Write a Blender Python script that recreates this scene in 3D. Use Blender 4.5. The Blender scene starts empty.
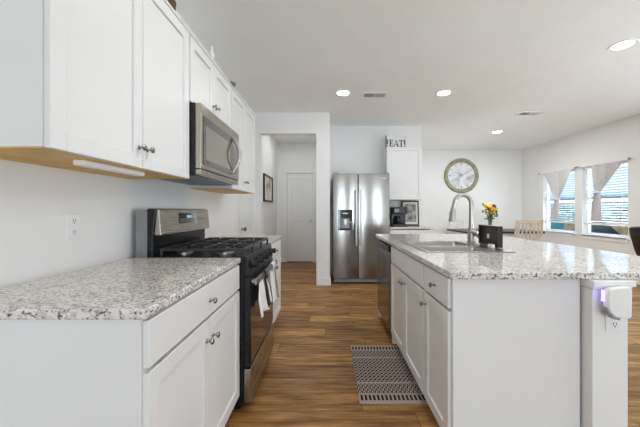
import bpy, bmesh, math, random
from mathutils import Vector, Matrix
random.seed(7)
S = bpy.context.scene
COL = S.collection
PI = math.pi

# ------------------------------------------------------------------ camera
H = 1.195
cd = bpy.data.cameras.new('camera'); cam = bpy.data.objects.new('camera', cd); COL.objects.link(cam)
cam.location = (0, 0, H); cam.rotation_euler = (PI/2, 0, 0)
cd.sensor_width = 36; cd.lens = 300/640*36; cd.shift_x = -8/640; cd.shift_y = -3.5/640
cd.clip_start = 0.05
S.camera = cam
# ------------------------------------------------------------------ world, lights, exposure
S.view_settings.view_transform = 'Standard'; S.view_settings.look = 'None'
S.view_settings.gamma = 1; S.view_settings.exposure = 0.07
S.view_settings.use_curve_mapping = False
w = bpy.data.worlds.new('sky'); S.world = w; w.use_nodes = True
bg = w.node_tree.nodes['Background']
bg.inputs[0].default_value = (0.46, 0.66, 1.0, 1); bg.inputs[1].default_value = 1.0
try:
    S.cycles.max_bounces = 14; S.cycles.diffuse_bounces = 10
except Exception: pass

def area(name, loc, rot, sx, sy, power, color=(1, 1, 1)):
    l = bpy.data.lights.new(name, 'AREA'); l.shape = 'RECTANGLE'; l.size = sx; l.size_y = sy
    l.energy = power; l.color = color
    o = bpy.data.objects.new(name, l); COL.objects.link(o); o.location = loc; o.rotation_euler = rot
    return o
# added area lights, out of view: fill from behind the camera and from the side
# low plate outside the dining windows stands in for daylight bounced off the ground
area('rear_fill', (-.15, -7.9, 1.15), (math.radians(93), 0, 0), 1.7, 2.1, 125, (0.72, 0.87, 1.0))
area('rear_fill', (3.40, -7.9, 1.15), (math.radians(93), 0, 0), 1.5, 2.1, 125, (0.72, 0.87, 1.0))
area('side_fill', (5.05, 0.8, .78), (math.radians(155), 0, PI/2), 3.2, .5, 122, (0.80, 0.91, 1.0))  # added upward plate at the sill, brightens the ceiling
area('window_daylight', (6.1, 6.0, .12), (math.radians(132), 0, PI/2), 2.6, .8, 260, (0.82, 0.92, 1.0))
sl = bpy.data.lights.new('sun', 'SUN'); sl.energy = 2.2; sl.angle = .03; sl.color = (1, .96, .9)
so = bpy.data.objects.new('sun', sl); COL.objects.link(so); so.rotation_euler = (math.radians(8), math.radians(-48), 0)
LAMP_W = 9

# ------------------------------------------------------------------ materials
def mat(name, col=(.8, .8, .8), rough=.5, metal=0, spec=.5, emit=None, estr=0, trans=0, coat=0):
    m = bpy.data.materials.new(name); m.use_nodes = True
    b = m.node_tree.nodes['Principled BSDF']
    b.inputs['Base Color'].default_value = (*col, 1); b.inputs['Roughness'].default_value = rough
    b.inputs['Metallic'].default_value = metal; b.inputs['Specular IOR Level'].default_value = spec
    b.inputs['Transmission Weight'].default_value = trans; b.inputs['Coat Weight'].default_value = coat
    if emit: b.inputs['Emission Color'].default_value = (*emit, 1); b.inputs['Emission Strength'].default_value = estr
    return m
class NT:
    def __init__(s, m): s.t = m.node_tree; s.b = s.t.nodes['Principled BSDF']
    def n(s, typ, **kw):
        nd = s.t.nodes.new(typ)
        for k, v in kw.items():
            if k[0] == '_': nd.inputs[k[1:].replace('_', ' ')].default_value = v
            else: setattr(nd, k, v)
        return nd
    def l(s, a, b): s.t.links.new(a, b)
    def math(s, op, a, b=None, c=None):
        nd = s.t.nodes.new('ShaderNodeMath'); nd.operation = op
        for i, v in enumerate((a, b, c)):
            if v is None: continue
            if isinstance(v, (int, float)): nd.inputs[i].default_value = v
            else: s.l(v, nd.inputs[i])
        return nd.outputs[0]
    def ramp(s, fac, stops, interp='LINEAR'):
        r = s.t.nodes.new('ShaderNodeValToRGB'); r.color_ramp.interpolation = interp
        e = r.color_ramp.elements
        while len(e) < len(stops): e.new(0.5)
        for i, (p, c) in enumerate(stops): e[i].position = p; e[i].color = (*c, 1)
        s.l(fac, r.inputs[0]); return r.outputs[0]
    def mix(s, f, a, b, mode='MIX'):
        nd = s.t.nodes.new('ShaderNodeMix'); nd.data_type = 'RGBA'; nd.blend_type = mode
        for i, v in ((0, f), (6, a), (7, b)):
            if isinstance(v, (int, float)): nd.inputs[i].default_value = v
            elif isinstance(v, tuple): nd.inputs[i].default_value = (*v, 1)
            else: s.l(v, nd.inputs[i])
        return nd.outputs[2]
def textured(name, col, var=.04, scale=8, rough=.6, bump=0, bscale=200, **kw):
    m = mat(name, col, rough, **kw); t = NT(m)
    tc = t.n('ShaderNodeTexCoord')
    nz = t.n('ShaderNodeTexNoise', _Scale=scale, _Detail=3.0); t.l(tc.outputs['Object'], nz.inputs['Vector'])
    lo = tuple(max(0, c*(1-var)) for c in col); hi = tuple(min(1, c*(1+var)) for c in col)
    t.l(t.ramp(nz.outputs[0], [(.35, lo), (.65, hi)]), t.b.inputs['Base Color'])
    if bump:
        n2 = t.n('ShaderNodeTexNoise', _Scale=bscale, _Detail=2.0); t.l(tc.outputs['Object'], n2.inputs['Vector'])
        bp = t.n('ShaderNodeBump', _Strength=bump, _Distance=.004); t.l(n2.outputs[0], bp.inputs['Height'])
        t.l(bp.outputs[0], t.b.inputs['Normal'])
    return m
def granite():
    m = mat('granite', rough=.07, spec=.42); t = NT(m); tc = t.n('ShaderNodeTexCoord')
    v = t.n('ShaderNodeTexVoronoi', _Scale=95.0); t.l(tc.outputs['Object'], v.inputs['Vector'])
    sep = t.n('ShaderNodeSeparateColor'); t.l(v.outputs['Color'], sep.inputs[0])
    c1 = t.ramp(sep.outputs[0], [(0, (.02, .021, .025)), (.07, (.17, .165, .17)), (.16, (.42, .41, .40)), (.36, (.72, .70, .67)), (.72, (.80, .775, .74)), (.96, (.52, .42, .35))], 'CONSTANT')
    n = t.n('ShaderNodeTexNoise', _Scale=16.0, _Detail=4.0); t.l(tc.outputs['Object'], n.inputs['Vector'])
    c2 = t.ramp(n.outputs[0], [(.35, (.66, .62, .58)), (.5, (.78, .76, .73)), (.68, (.84, .83, .81))])
    n3 = t.n('ShaderNodeTexNoise', _Scale=105.0, _Detail=3.0); t.l(tc.outputs['Object'], n3.inputs['Vector'])
    c3 = t.ramp(n3.outputs[0], [(.365, (.045, .045, .05)), (.42, (.72, .72, .72)), (.46, (1, 1, 1))])
    t.l(t.mix(.9, t.mix(.5, c1, c2), c3, 'MULTIPLY'), t.b.inputs['Base Color'])
    return m
def plank_floor():
    m = mat('oak_planks', rough=.4, spec=.3); t = NT(m); tc = t.n('ShaderNodeTexCoord')
    sp = t.n('ShaderNodeSeparateXYZ'); t.l(tc.outputs['Object'], sp.inputs[0])
    yy = t.math('DIVIDE', sp.outputs[1], .178); row = t.math('FLOOR', yy)
    wn = t.n('ShaderNodeTexWhiteNoise', noise_dimensions='1D'); t.l(row, wn.inputs['W'])
    xx = t.math('ADD', t.math('DIVIDE', sp.outputs[0], 1.22), t.math('MULTIPLY', wn.outputs[0], 7.0)); pk = t.math('FLOOR', xx)
    cb = t.n('ShaderNodeCombineXYZ'); t.l(pk, cb.inputs[0]); t.l(row, cb.inputs[1])
    w2 = t.n('ShaderNodeTexWhiteNoise', noise_dimensions='2D'); t.l(cb.outputs[0], w2.inputs['Vector'])
    cg = t.n('ShaderNodeCombineXYZ')
    t.l(t.math('ADD', t.math('MULTIPLY', sp.outputs[0], 1.6), t.math('MULTIPLY', w2.outputs[0], 37.0)), cg.inputs[0])
    t.l(t.math('ADD', t.math('MULTIPLY', sp.outputs[1], 13.0), t.math('MULTIPLY', w2.outputs[0], 91.0)), cg.inputs[1])
    gr = t.n('ShaderNodeTexNoise', _Scale=1.6, _Detail=6.0, _Roughness=.62); t.l(cg.outputs[0], gr.inputs['Vector'])
    g = t.ramp(gr.outputs[0], [(.28, (.125, .056, .014)), (.43, (.25, .127, .037)), (.55, (.375, .208, .070)), (.72, (.56, .34, .135))])
    pv = t.ramp(w2.outputs[0], [(0, (.70, .62, .55)), (.3, (.92, .85, .78)), (.65, (1.12, 1.08, 1.02)), (1, (1.38, 1.34, 1.28))])
    cf_ = t.n('ShaderNodeCombineXYZ'); t.l(t.math('MULTIPLY', sp.outputs[0], 3.0), cf_.inputs[0]); t.l(t.math('MULTIPLY', sp.outputs[1], 75.0), cf_.inputs[1])
    fg = t.n('ShaderNodeTexNoise', _Scale=1.5, _Detail=3.0); t.l(cf_.outputs[0], fg.inputs['Vector'])
    c = t.mix(.75, t.mix(1.0, g, pv, 'MULTIPLY'), t.ramp(fg.outputs[0], [(.3, (.62, .60, .58)), (.7, (1.3, 1.3, 1.3))]), 'MULTIPLY')
    fy = t.math('FRACT', yy); fx = t.math('FRACT', xx)
    gap = t.math('MAXIMUM', t.math('LESS_THAN', fy, .030), t.math('LESS_THAN', fx, .004))
    t.l(t.mix(t.math('MULTIPLY', gap, .7), c, (.03, .016, .009)), t.b.inputs['Base Color'])
    t.l(t.ramp(gr.outputs[0], [(.3, (.50, .50, .50)), (.7, (.38, .38, .38))]), t.b.inputs['Roughness'])
    return m
def steel(name, col, rough=.28, axis='Z'):
    m = mat(name, col, rough, metal=1.0); t = NT(m); tc = t.n('ShaderNodeTexCoord')
    mp = t.n('ShaderNodeMapping'); t.l(tc.outputs['Object'], mp.inputs['Vector'])
    sc = {'Z': (400, 400, 2), 'Y': (400, 2, 400), 'X': (2, 400, 400)}[axis]
    mp.inputs['Scale'].default_value = sc
    n = t.n('ShaderNodeTexNoise', _Scale=1.0, _Detail=2.0); t.l(mp.outputs[0], n.inputs['Vector'])
    t.l(t.ramp(n.outputs[0], [(.3, (rough*.8,)*3), (.7, (rough*1.25,)*3)]), t.b.inputs['Roughness'])
    return m
def rug_mat():
    m = mat('woven_rug', rough=.95, spec=.1); t = NT(m); tc = t.n('ShaderNodeTexCoord')
    sp = t.n('ShaderNodeSeparateXYZ'); t.l(tc.outputs['Generated'], sp.inputs[0])
    u = t.math('MULTIPLY', sp.outputs[0], 1.0); v = t.math('MULTIPLY', sp.outputs[1], 1.0)
    def tri(x, f): return t.math('ABSOLUTE', t.math('SUBTRACT', t.math('FRACT', t.math('MULTIPLY', x, f)), .5))
    diam = t.math('GREATER_THAN', t.math('ADD', tri(u, 15), tri(v, 20)), .5)
    d2 = t.math('ADD', tri(u, 15), tri(v, 20))
    ring = t.math('MULTIPLY', t.math('GREATER_THAN', d2, .40), t.math('LESS_THAN', d2, .68))
    chk = t.math('GREATER_THAN', t.math('FRACT', t.math('MULTIPLY', u, 17)), .42)
    zig = t.math('GREATER_THAN', t.math('FRACT', t.math('ADD', t.math('MULTIPLY', v, 17), t.math('MULTIPLY', tri(u, 16), 2))), .5)
    # bands along the length: symmetric
    a = t.math('MINIMUM', v, t.math('SUBTRACT', 1.0, v))
    def band(lo, hi): return t.math('MULTIPLY', t.math('GREATER_THAN', a, lo), t.math('LESS_THAN', a, hi))
    L = t.math('MULTIPLY', band(-1, .035), 1.0)
    L = t.math('ADD', L, t.math('MULTIPLY', band(.035, .105), t.math('SUBTRACT', 1.0, chk)))
    L = t.math('ADD', L, band(.105, .125))
    L = t.math('ADD', L, t.math('MULTIPLY', band(.125, .265), zig))
    L = t.math('ADD', L, band(.265, .285))
    L = t.math('ADD', L, t.math('MULTIPLY', band(.285, .60), ring))
    n = t.n('ShaderNodeTexNoise', _Scale=160.0); t.l(tc.outputs['Object'], n.inputs['Vector'])
    c = t.mix(L, (.036, .033, .036), (.45, .38, .34))
    t.l(t.mix(.6, c, t.ramp(n.outputs[0], [(.3, (.6, .6, .6)), (.7, (1.2, 1.2, 1.2))]), 'MULTIPLY'), t.b.inputs['Base Color'])
    return m
def clock_face_mat():
    m = mat('painted_face', rough=.6); t = NT(m); tc = t.n('ShaderNodeTexCoord')
    n = t.n('ShaderNodeTexNoise', _Scale=3.2, _Detail=3.0, _Distortion=1.2); t.l(tc.outputs['Object'], n.inputs['Vector'])
    t.l(t.ramp(n.outputs[0], [(.30, (.33, .34, .37)), (.40, (.60, .62, .64)), (.52, (.74, .75, .76)), (1, (.80, .80, .78))]), t.b.inputs['Base Color'])
    return m
def photo_mat(name, stops, scale):
    m = mat(name, rough=.3); t = NT(m); tc = t.n('ShaderNodeTexCoord')
    n = t.n('ShaderNodeTexNoise', _Scale=scale, _Detail=4.0); t.l(tc.outputs['Object'], n.inputs['Vector'])
    t.l(t.ramp(n.outputs[0], stops), t.b.inputs['Base Color']); return m
def glass_mat(name, tint=(1, 1, 1), refl=.06):
    m = bpy.data.materials.new(name); m.use_nodes = True; nt = m.node_tree; nt.nodes.clear()
    o = nt.nodes.new('ShaderNodeOutputMaterial'); mx = nt.nodes.new('ShaderNodeMixShader'); mx.inputs[0].default_value = refl
    tr = nt.nodes.new('ShaderNodeBsdfTransparent'); tr.inputs[0].default_value = (*tint, 1)
    gl = nt.nodes.new('ShaderNodeBsdfGlossy'); gl.inputs['Roughness'].default_value = .02
    nt.links.new(tr.outputs[0], mx.inputs[1]); nt.links.new(gl.outputs[0], mx.inputs[2]); nt.links.new(mx.outputs[0], o.inputs[0])
    return m
WALL = textured('wall_paint', (.80, .80, .79), .012, 3, .85, bump=.12, bscale=160)
CEIL = textured('ceiling_paint', (.905, .915, .905), .012, 3, .9, bump=.2, bscale=90)
FLOOR = plank_floor()
TRIM = textured('trim_paint', (.80, .80, .79), .01, 4, .4)
CAB = textured('cabinet_paint', (.765, .765, .76), .01, 4, .38)
PLY = textured('golden_plywood', (.64, .40, .12), .15, 9, .55)
GRAN = granite()
DARKGAP = mat('dark_gap', (.03, .03, .03), .8)
NICKEL = steel('brushed_nickel', (.42, .395, .36), .32)
DNICKEL = mat('dark_nickel', (.30, .29, .28), .22, metal=1)
STEEL = steel('stainless_steel', (.30, .28, .255), .17, 'Z')
STEELY = steel('stainless_steel_long', (.42, .385, .33), .27, 'Y')
STEELS = steel('stainless_sink', (.38, .37, .35), .28, 'Y')
BLACK = textured('black_enamel', (.010, .010, .011), .1, 6, .26, spec=.35)
BGLASS = mat('black_glass', (.010, .010, .012), .05, coat=.5)
MWGLASS = mat('smoked_glass', (.10, .085, .075), .08, coat=.4)
IRON = textured('cast_iron', (.02, .02, .021), .2, 40, .38)
MWMESH = mat('microwave_screen', (.36, .33, .27), .14, metal=.7, coat=.5)
WHITEP = textured('white_plastic', (.82, .82, .81), .01, 5, .35)
SHADEM = mat('shade_grey', (.25, .25, .255), .45, metal=.3)
GREYP = mat('grey_plastic', (.25, .26, .27), .4)
LAMPM = mat('lamp_glow', (1, 1, 1), .5, emit=(1, .97, .91), estr=14)
DISP = mat('display_glow', (.01, .02, .03), .2, emit=(.45, .75, .85), estr=.7)
PURPLE = mat('violet_led', (.4, .3, 1), .4, emit=(.30, .18, 1.0), estr=4)
DWOOD = textured('espresso_wood', (.020, .015, .013), .3, 12, .35, spec=.3)
LWOOD = textured('pale_oak', (.62, .52, .40), .1, 12, .5)
WHITEW = textured('white_wood', (.74, .73, .71), .02, 8, .45)
OLIVE = textured('olive_distressed', (.27, .265, .175), .3, 16, .6)
INK = mat('black_ink', (.02, .02, .022), .6)
CLOTH = textured('white_towel', (.78, .77, .76), .05, 60, .95, bump=.3, bscale=400)
BCLOTH = textured('black_towel', (.02, .02, .022), .3, 60, .95)
TAN = textured('tan_trim', (.42, .27, .15), .15, 60, .95)
CURT = textured('grey_sheer', (.68, .68, .68), .06, 30, .9)
LEATHER = textured('black_leather', (.012, .013, .014), .3, 30, .36, bump=.3, bscale=120)
VASEG = mat('clear_glass', (.80, .86, .90), .05, trans=.85)
GREEN = textured('leaf_green', (.05, .13, .035), .4, 30, .55)
YEL = textured('yellow_petal', (.85, .60, .04), .15, 60, .6)
ORG = textured('orange_petal', (.72, .25, .03), .2, 60, .6)
RED = textured('burgundy_petal', (.22, .03, .05), .2, 60, .6)
WPET = textured('lilac_petal', (.62, .50, .66), .1, 60, .6)
BROWN = textured('brown_basket', (.09, .045, .022), .3, 60, .7)
GLASS = glass_mat('window_glass', (.95, .98, 1.0), .05)
MARKM = mat('faded_grey', (.30, .30, .31), .7)
VENTM = textured('vent_paint', (.88, .88, .87), .01, 5, .5)
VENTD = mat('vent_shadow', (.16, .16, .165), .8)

# ------------------------------------------------------------------ mesh builder
class MB:
    def __init__(s): s.bm = bmesh.new()
    def box(s, x0, x1, y0, y1, z0, z1):
        x0, x1 = sorted((x0, x1)); y0, y1 = sorted((y0, y1)); z0, z1 = sorted((z0, z1))
        v = [s.bm.verts.new(p) for p in ((x0,y0,z0),(x1,y0,z0),(x1,y1,z0),(x0,y1,z0),(x0,y0,z1),(x1,y0,z1),(x1,y1,z1),(x0,y1,z1))]
        for f in ((0,3,2,1),(4,5,6,7),(0,1,5,4),(1,2,6,5),(2,3,7,6),(3,0,4,7)): s.bm.faces.new([v[i] for i in f])
        return s
    def loft(s, loops, cap0=True, cap1=True, closed=True):
        vs = [[s.bm.verts.new(p) for p in L] for L in loops]; n = len(vs[0])
        for a, b in zip(vs, vs[1:]):
            for i in range(n if closed else n-1):
                j = (i+1) % n; s.bm.faces.new((a[i], a[j], b[j], b[i]))
        if cap0: s.bm.faces.new(list(reversed(vs[0])))
        if cap1: s.bm.faces.new(vs[-1])
        return s
    def cyl(s, p0, p1, r0, r1=None, seg=14):
        p0, p1 = Vector(p0), Vector(p1); r1 = r0 if r1 is None else r1
        d = (p1-p0).normalized(); a = d.orthogonal().normalized(); b = d.cross(a)
        L = [[p+(a*math.cos(2*PI*i/seg)+b*math.sin(2*PI*i/seg))*r for i in range(seg)] for p, r in ((p0, r0), (p1, r1))]
        return s.loft(L)
    def lathe(s, c, prof, d=(0, 0, 1), seg=20):
        c, d = Vector(c), Vector(d).normalized(); a = d.orthogonal().normalized(); b = d.cross(a)
        return s.loft([[c+d*z+(a*math.cos(2*PI*i/seg)+b*math.sin(2*PI*i/seg))*max(r, 1e-4) for i in range(seg)] for r, z in prof])
    def tube(s, pts, r, seg=10):
        pts = [Vector(p) for p in pts]; L = []; n = len(pts)
        rr = r if isinstance(r, (list, tuple)) else [r]*n
        t = (pts[1]-pts[0]).normalized(); a = t.orthogonal().normalized()
        for i, p in enumerate(pts):
            t = (pts[min(i+1, n-1)]-pts[max(i-1, 0)]).normalized()
            a = (a-t*a.dot(t)).normalized(); b = t.cross(a)
            L.append([p+(a*math.cos(2*PI*k/seg)+b*math.sin(2*PI*k/seg))*rr[i] for k in range(seg)])
        return s.loft(L)
    def prism(s, poly, axis, a0, a1):
        f = {'x': lambda p, a: (a, p[0], p[1]), 'y': lambda p, a: (p[0], a, p[1]), 'z': lambda p, a: (p[0], p[1], a)}[axis]
        return s.loft([[f(p, a0) for p in poly], [f(p, a1) for p in poly]])
    def ball(s, c, r, sx=1, sy=1, sz=1, sub=2):
        bmesh.ops.create_icosphere(s.bm, subdivisions=sub, radius=r, matrix=Matrix.Translation(c) @ Matrix.Diagonal((sx, sy, sz, 1)))
        return s
    def build(s, name, m, parent=None, bevel=0, smooth=35, seg=2):
        org = Vector((0, 0, 0)); p = parent
        while p is not None: org += p.location; p = p.parent
        bmesh.ops.recalc_face_normals(s.bm, faces=s.bm.faces)
        bmesh.ops.translate(s.bm, verts=s.bm.verts, vec=-org)
        me = bpy.data.meshes.new(name); s.bm.to_mesh(me); s.bm.free()
        o = bpy.data.objects.new(name, me); COL.objects.link(o); me.materials.append(m)
        if parent is not None: o.parent = parent
        if smooth:
            me.polygons.foreach_set('use_smooth', [True]*len(me.polygons)); me.set_sharp_from_angle(angle=math.radians(smooth))
        if bevel:
            b = o.modifiers.new('bevel', 'BEVEL'); b.width = bevel; b.segments = seg; b.limit_method = 'ANGLE'; b.angle_limit = .6
            b.harden_normals = True
        return o
def rrect(x0, x1, y0, y1, z, r, n=5):
    pts = []
    for cx, cy, a0 in ((x1-r, y1-r, 0), (x0+r, y1-r, PI/2), (x0+r, y0+r, PI), (x1-r, y0+r, 1.5*PI)):
        for k in range(n+1):
            a = a0+PI/2*k/n; pts.append((cx+r*math.cos(a), cy+r*math.sin(a), z))
    return pts
def tag(o, label, cat, group=None, kind=None):
    o['label'] = label; o['category'] = cat
    if group: o['group'] = group
    if kind: o['kind'] = kind
    return o
def thing(name, label, cat, loc, group=None):
    o = bpy.data.objects.new(name, None); COL.objects.link(o); o.location = loc; o.empty_display_size = .1
    return tag(o, label, cat, group)
def solo(mb, name, m, label, cat, group=None, **kw):
    return tag(mb.build(name, m, **kw), label, cat, group)
def struct(mb, name, m, parent=None, **kw):
    o = mb.build(name, m, parent, **kw)
    if parent is None: o['kind'] = 'structure'
    return o
def structroot(name, loc):
    o = bpy.data.objects.new(name, None); COL.objects.link(o); o.location = loc; o['kind'] = 'structure'; return o
def dup(root, loc, label=None, group=None):
    r = root.copy(); COL.objects.link(r); r.location = loc
    if label: r['label'] = label
    if group: r['group'] = group
    for ch in list(root.children):
        c = ch.copy(); COL.objects.link(c); c.parent = r
        for g in ch.children:
            d = g.copy(); COL.objects.link(d); d.parent = c
    return r

# ------------------------------------------------------------------ setting
CZ = 2.74; WX = -1.17; RX = 5.0
YH = 4.76      # front face of the hall wall
YA = 5.50      # alcove wall
YB = 7.72      # dining wall
YK = 6.88      # hall back wall
struct(MB().box(-1.27, 5.12, -8.1, 7.84, -.06, 0), 'floor', FLOOR, smooth=0)
struct(MB().box(-1.27, 5.12, -8.1, 7.84, CZ, CZ+.08), 'ceiling', CEIL, smooth=0)
# left wall with an opening for the side door
D2 = (4.00, 4.70)
mb = MB(); mb.box(WX-.1, WX, -8.1, D2[0], 0, CZ).box(WX-.1, WX, D2[1], YK+.1, 0, CZ).box(WX-.1, WX, D2[0], D2[1], 2.04, CZ)
struct(mb, 'wall_left', WALL, smooth=0)
mb = MB(); mb.box(WX, -1.075, YH, YH+.12, 0, CZ).box(-.185, .03, YH, YH+.12, 0, CZ).box(-1.075, -.185, YH, YH+.12, 2.41, CZ)
struct(mb, 'wall_hall_front', WALL, smooth=0)
struct(MB().box(-.09, .03, YH+.12, YK, 0, CZ), 'wall_hall_right', WALL, smooth=0)
D1 = (-.935, -.355)
mb = MB(); mb.box(WX, D1[0], YK, YK+.1, 0, CZ).box(D1[1], .03, YK, YK+.1, 0, CZ).box(D1[0], D1[1], YK, YK+.1, 2.04, CZ)
struct(mb, 'wall_hall_back', WALL, smooth=0)
struct(MB().box(.03, 1.71, YA, YA+.1, 0, CZ), 'wall_alcove', WALL, smooth=0)
struct(MB().box(1.61, 1.71, YA+.1, YB+.12, 0, CZ), 'wall_pantry', WALL, smooth=0)
struct(MB().box(1.71, RX+.12, YB, YB+.12, 0, CZ), 'wall_back', WALL, smooth=0)
WIN = [(6.08, 6.98), (5.0, 5.90)]; WZ = (.70, 2.03)
mb = MB()
SWIN = (-.8, 2.4)  # opening for the added side window
mb.box(RX, RX+.14, -8.1, SWIN[0], 0, CZ).box(RX, RX+.14, SWIN[1], 5.0, 0, CZ).box(RX, RX+.14, 5.9, 6.08, 0, CZ).box(RX, RX+.14, 6.98, YB, 0, CZ)
for a, b in WIN: mb.box(RX, RX+.14, a, b, 0, WZ[0]).box(RX, RX+.14, a, b, WZ[1], CZ)
mb.box(RX, RX+.14, SWIN[0], SWIN[1], 0, .45).box(RX, RX+.14, SWIN[0], SWIN[1], 2.15, CZ)
struct(mb, 'wall_right', WALL, smooth=0)
mb = MB(); mb.box(WX, -1.0, -8.1, -8.0, 0, CZ).box(4.15, RX, -8.1, -8.0, 0, CZ).box(-1.0, .7, -8.1, -8.0, 2.2, CZ).box(2.65, 4.15, -8.1, -8.0, 2.2, CZ).box(.7, 2.65, -8.1, -8.0, 0, CZ)
struct(mb, 'wall_front', WALL, smooth=0)
# baseboards
def base(mb, name): struct(mb, name, TRIM, bevel=.004)
base(MB().box(-.185, .045, YH-.014, YH, 0, .11).box(.03, .044, YH, YA, 0, .11), 'baseboard_hall_front')
base(MB().box(WX, WX+.014, 4.79, YK, 0, .11), 'baseboard_hall_left')
base(MB().box(WX+.014, -1.0, YK-.014, YK, 0, .11).box(-.29, -.09, YK-.014, YK, 0, .11), 'baseboard_hall_back')
base(MB().box(1.71, RX, YB-.014, YB, 0, .11), 'baseboard_back')
base(MB().box(RX-.014, RX, -8.0, YB-.014, 0, .11), 'baseboard_right')
base(MB().box(WX, WX+.014, 3.34, 3.93, 0, .11), 'baseboard_left')

# hall door (faces -Y)
d = structroot('door_1', (-.645, YK, 0))
m = MB(); X0, X1 = D1
m.box(X0-.062, X0, YK-.018, YK, 0, 2.04).box(X1, X1+.062, YK-.018, YK, 0, 2.04).box(X0-.062, X1+.062, YK-.018, YK, 2.04, 2.10)
m.build('door_casing', TRIM, d, bevel=.005)
m = MB(); y0 = YK+.012
m.box(X0+.004, X1-.004, y0+.014, y0+.04, .012, 2.035)
sw = .105
m.box(X0+.004, X0+sw, y0, y0+.014, .012, 2.035).box(X1-sw, X1-.004, y0, y0+.014, .012, 2.035)
for a, b in ((.012, .22), (.93, 1.07), (1.92, 2.035)): m.box(X0+sw, X1-sw, y0, y0+.014, a, b)
m.build('door_leaf', TRIM, d, bevel=.003)
m = MB(); m.lathe((X1-.06, y0, .93), [(.03, 0), (.03, .006), (.012, .012), (.012, .035), (.028, .045), (.03, .06), (.018, .07)], (0, -1, 0))
m.build('door_knob', DNICKEL, d)
MB().box(X0, X1, YK-.01, YK+.06, 0, .010).build('threshold', DARKGAP, d)
# side door on the left wall (faces +X)
d = structroot('door_2', (WX, 4.35, 0))
m = MB(); Y0, Y1 = D2
m.box(WX, WX+.018, Y0-.065, Y0, 0, 2.04).box(WX, WX+.018, Y1, YH-.001, 0, 2.04).box(WX, WX+.018, Y0-.065, YH-.001, 2.04, 2.105)
m.build('door_casing', TRIM, d, bevel=.005)
m = MB(); xx = WX-.012
m.box(xx-.04, xx-.008, Y0+.003, Y1-.003, .012, 2.035)
m.box(xx-.008, xx, Y0+.003, Y0+.11, .012, 2.035).box(xx-.008, xx, Y1-.11, Y1-.003, .012, 2.035)
for a, b in ((.012, .22), (.93, 1.07), (1.92, 2.035)): m.box(xx-.008, xx, Y0+.11, Y1-.11, a, b)
m.build('door_leaf', TRIM, d, bevel=.003)
m = MB(); m.lathe((xx, Y0+.07, .935), [(.03, 0), (.03, .006), (.012, .012), (.012, .04), (.028, .05), (.03, .065), (.018, .075)], (1, 0, 0))
m.build('door_knob', DNICKEL, d)

# windows in the right wall
for i, (a, b) in enumerate(WIN):
    r = structroot('window_%d' % (i+1), (RX+.1, (a+b)/2, WZ[0]))
    m = MB(); x0, x1 = RX+.075, RX+.135
    m.box(x0, x1, a, a+.045, WZ[0], WZ[1]).box(x0, x1, b-.045, b, WZ[0], WZ[1]).box(x0, x1, a+.045, b-.045, WZ[1]-.05, WZ[1]).box(x0, x1, a+.045, b-.045, WZ[0], WZ[0]+.06)
    m.build('window_frame', TRIM, r, bevel=.004)
    m = MB(); mz = 1.385
    m.box(x0+.012, x1-.01, a+.045, b-.045, mz-.022, mz+.022)
    m.build('meeting_rail', TRIM, r, bevel=.004)
    MB().box(x0+.03, x0+.034, a+.045, b-.045, WZ[0]+.06, WZ[1]-.05).build('pane', GLASS, r, smooth=0)
    m = MB(); m.box(RX-.03, RX+.075, a+.001, b-.001, WZ[0]+.001, WZ[0]+.018).box(RX-.016, RX, a, b, WZ[0]-.06, WZ[0])
    m.box(RX-.03, RX, a-.03, b+.03, WZ[0], WZ[0]+.018)
    m.build('window_sill', TRIM, r, bevel=.004)
# added unseen side window and rear glass doors, openings for the fill lights
r = structroot('window_3', (RX+.1, .8, .45)); m = MB()
for q in (SWIN[0], .23, 1.3, SWIN[1]-.05): m.box(RX+.08, RX+.13, q, q+.05, .45, 2.15)
m.box(RX+.08, RX+.13, SWIN[0], SWIN[1], .45, .5).box(RX+.08, RX+.13, SWIN[0], SWIN[1], 2.1, 2.15); m.build('window_frame', TRIM, r)
for i, (a, b) in enumerate(((-1.0, .7), (2.65, 4.15))):
    r = structroot('door_%d' % (i+3), ((a+b)/2, -8.05, 0)); m = MB()
    for q in (a, (a+b)/2-.03, b-.06): m.box(q, q+.06, -8.09, -8.03, 0, 2.2)
    m.box(a, b, -8.09, -8.03, 2.14, 2.2).box(a, b, -8.09, -8.03, 0, .05); m.build('door_frame', TRIM, r)

# ------------------------------------------------------------------ cabinet helpers
def mapper(face, p):
    if face == '+X': return lambda u0, u1, v0, v1, w0, w1: (p+w0, p+w1, u0, u1, v0, v1)
    if face == '-X': return lambda u0, u1, v0, v1, w0, w1: (p-w0, p-w1, u0, u1, v0, v1)
    return lambda u0, u1, v0, v1, w0, w1: (u0, u1, p-w0, p-w1, v0, v1)
DIRV = {'+X': Vector((1, 0, 0)), '-X': Vector((-1, 0, 0)), '-Y': Vector((0, -1, 0))}
def knob(face, p, u, v, parent, material=None):
    c = {'+X': (p, u, v), '-X': (p, u, v), '-Y': (u, p, v)}[face]
    MB().lathe(c, [(.009, 0), (.008, .004), (.005, .007), (.0045, .015), (.008, .018), (.0135, .022), (.0135, .027), (.009, .031)], DIRV[face], 16).build('knob', material or DNICKEL, parent)
def shaker(face, p, u0, u1, v0, v1, parent, knobat=None, name='door', sw=.057, hang='knob'):
    f = mapper(face, p); m = MB(); T = .020
    m.box(*f(u0, u0+sw, v0, v1, 0, T)).box(*f(u1-sw, u1, v0, v1, 0, T)).box(*f(u0+sw, u1-sw, v0, v0+sw, 0, T)).box(*f(u0+sw, u1-sw, v1-sw, v1, 0, T))
    m.box(*f(u0+sw, u1-sw, v0+sw, v1-sw, 0, .010))
    o = m.build(name, CAB, parent, bevel=.0025)
    if knobat: knob(face, p+DIRV[face][0]*T if face != '-Y' else p-T, knobat[0], knobat[1], o)
    return o
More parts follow.
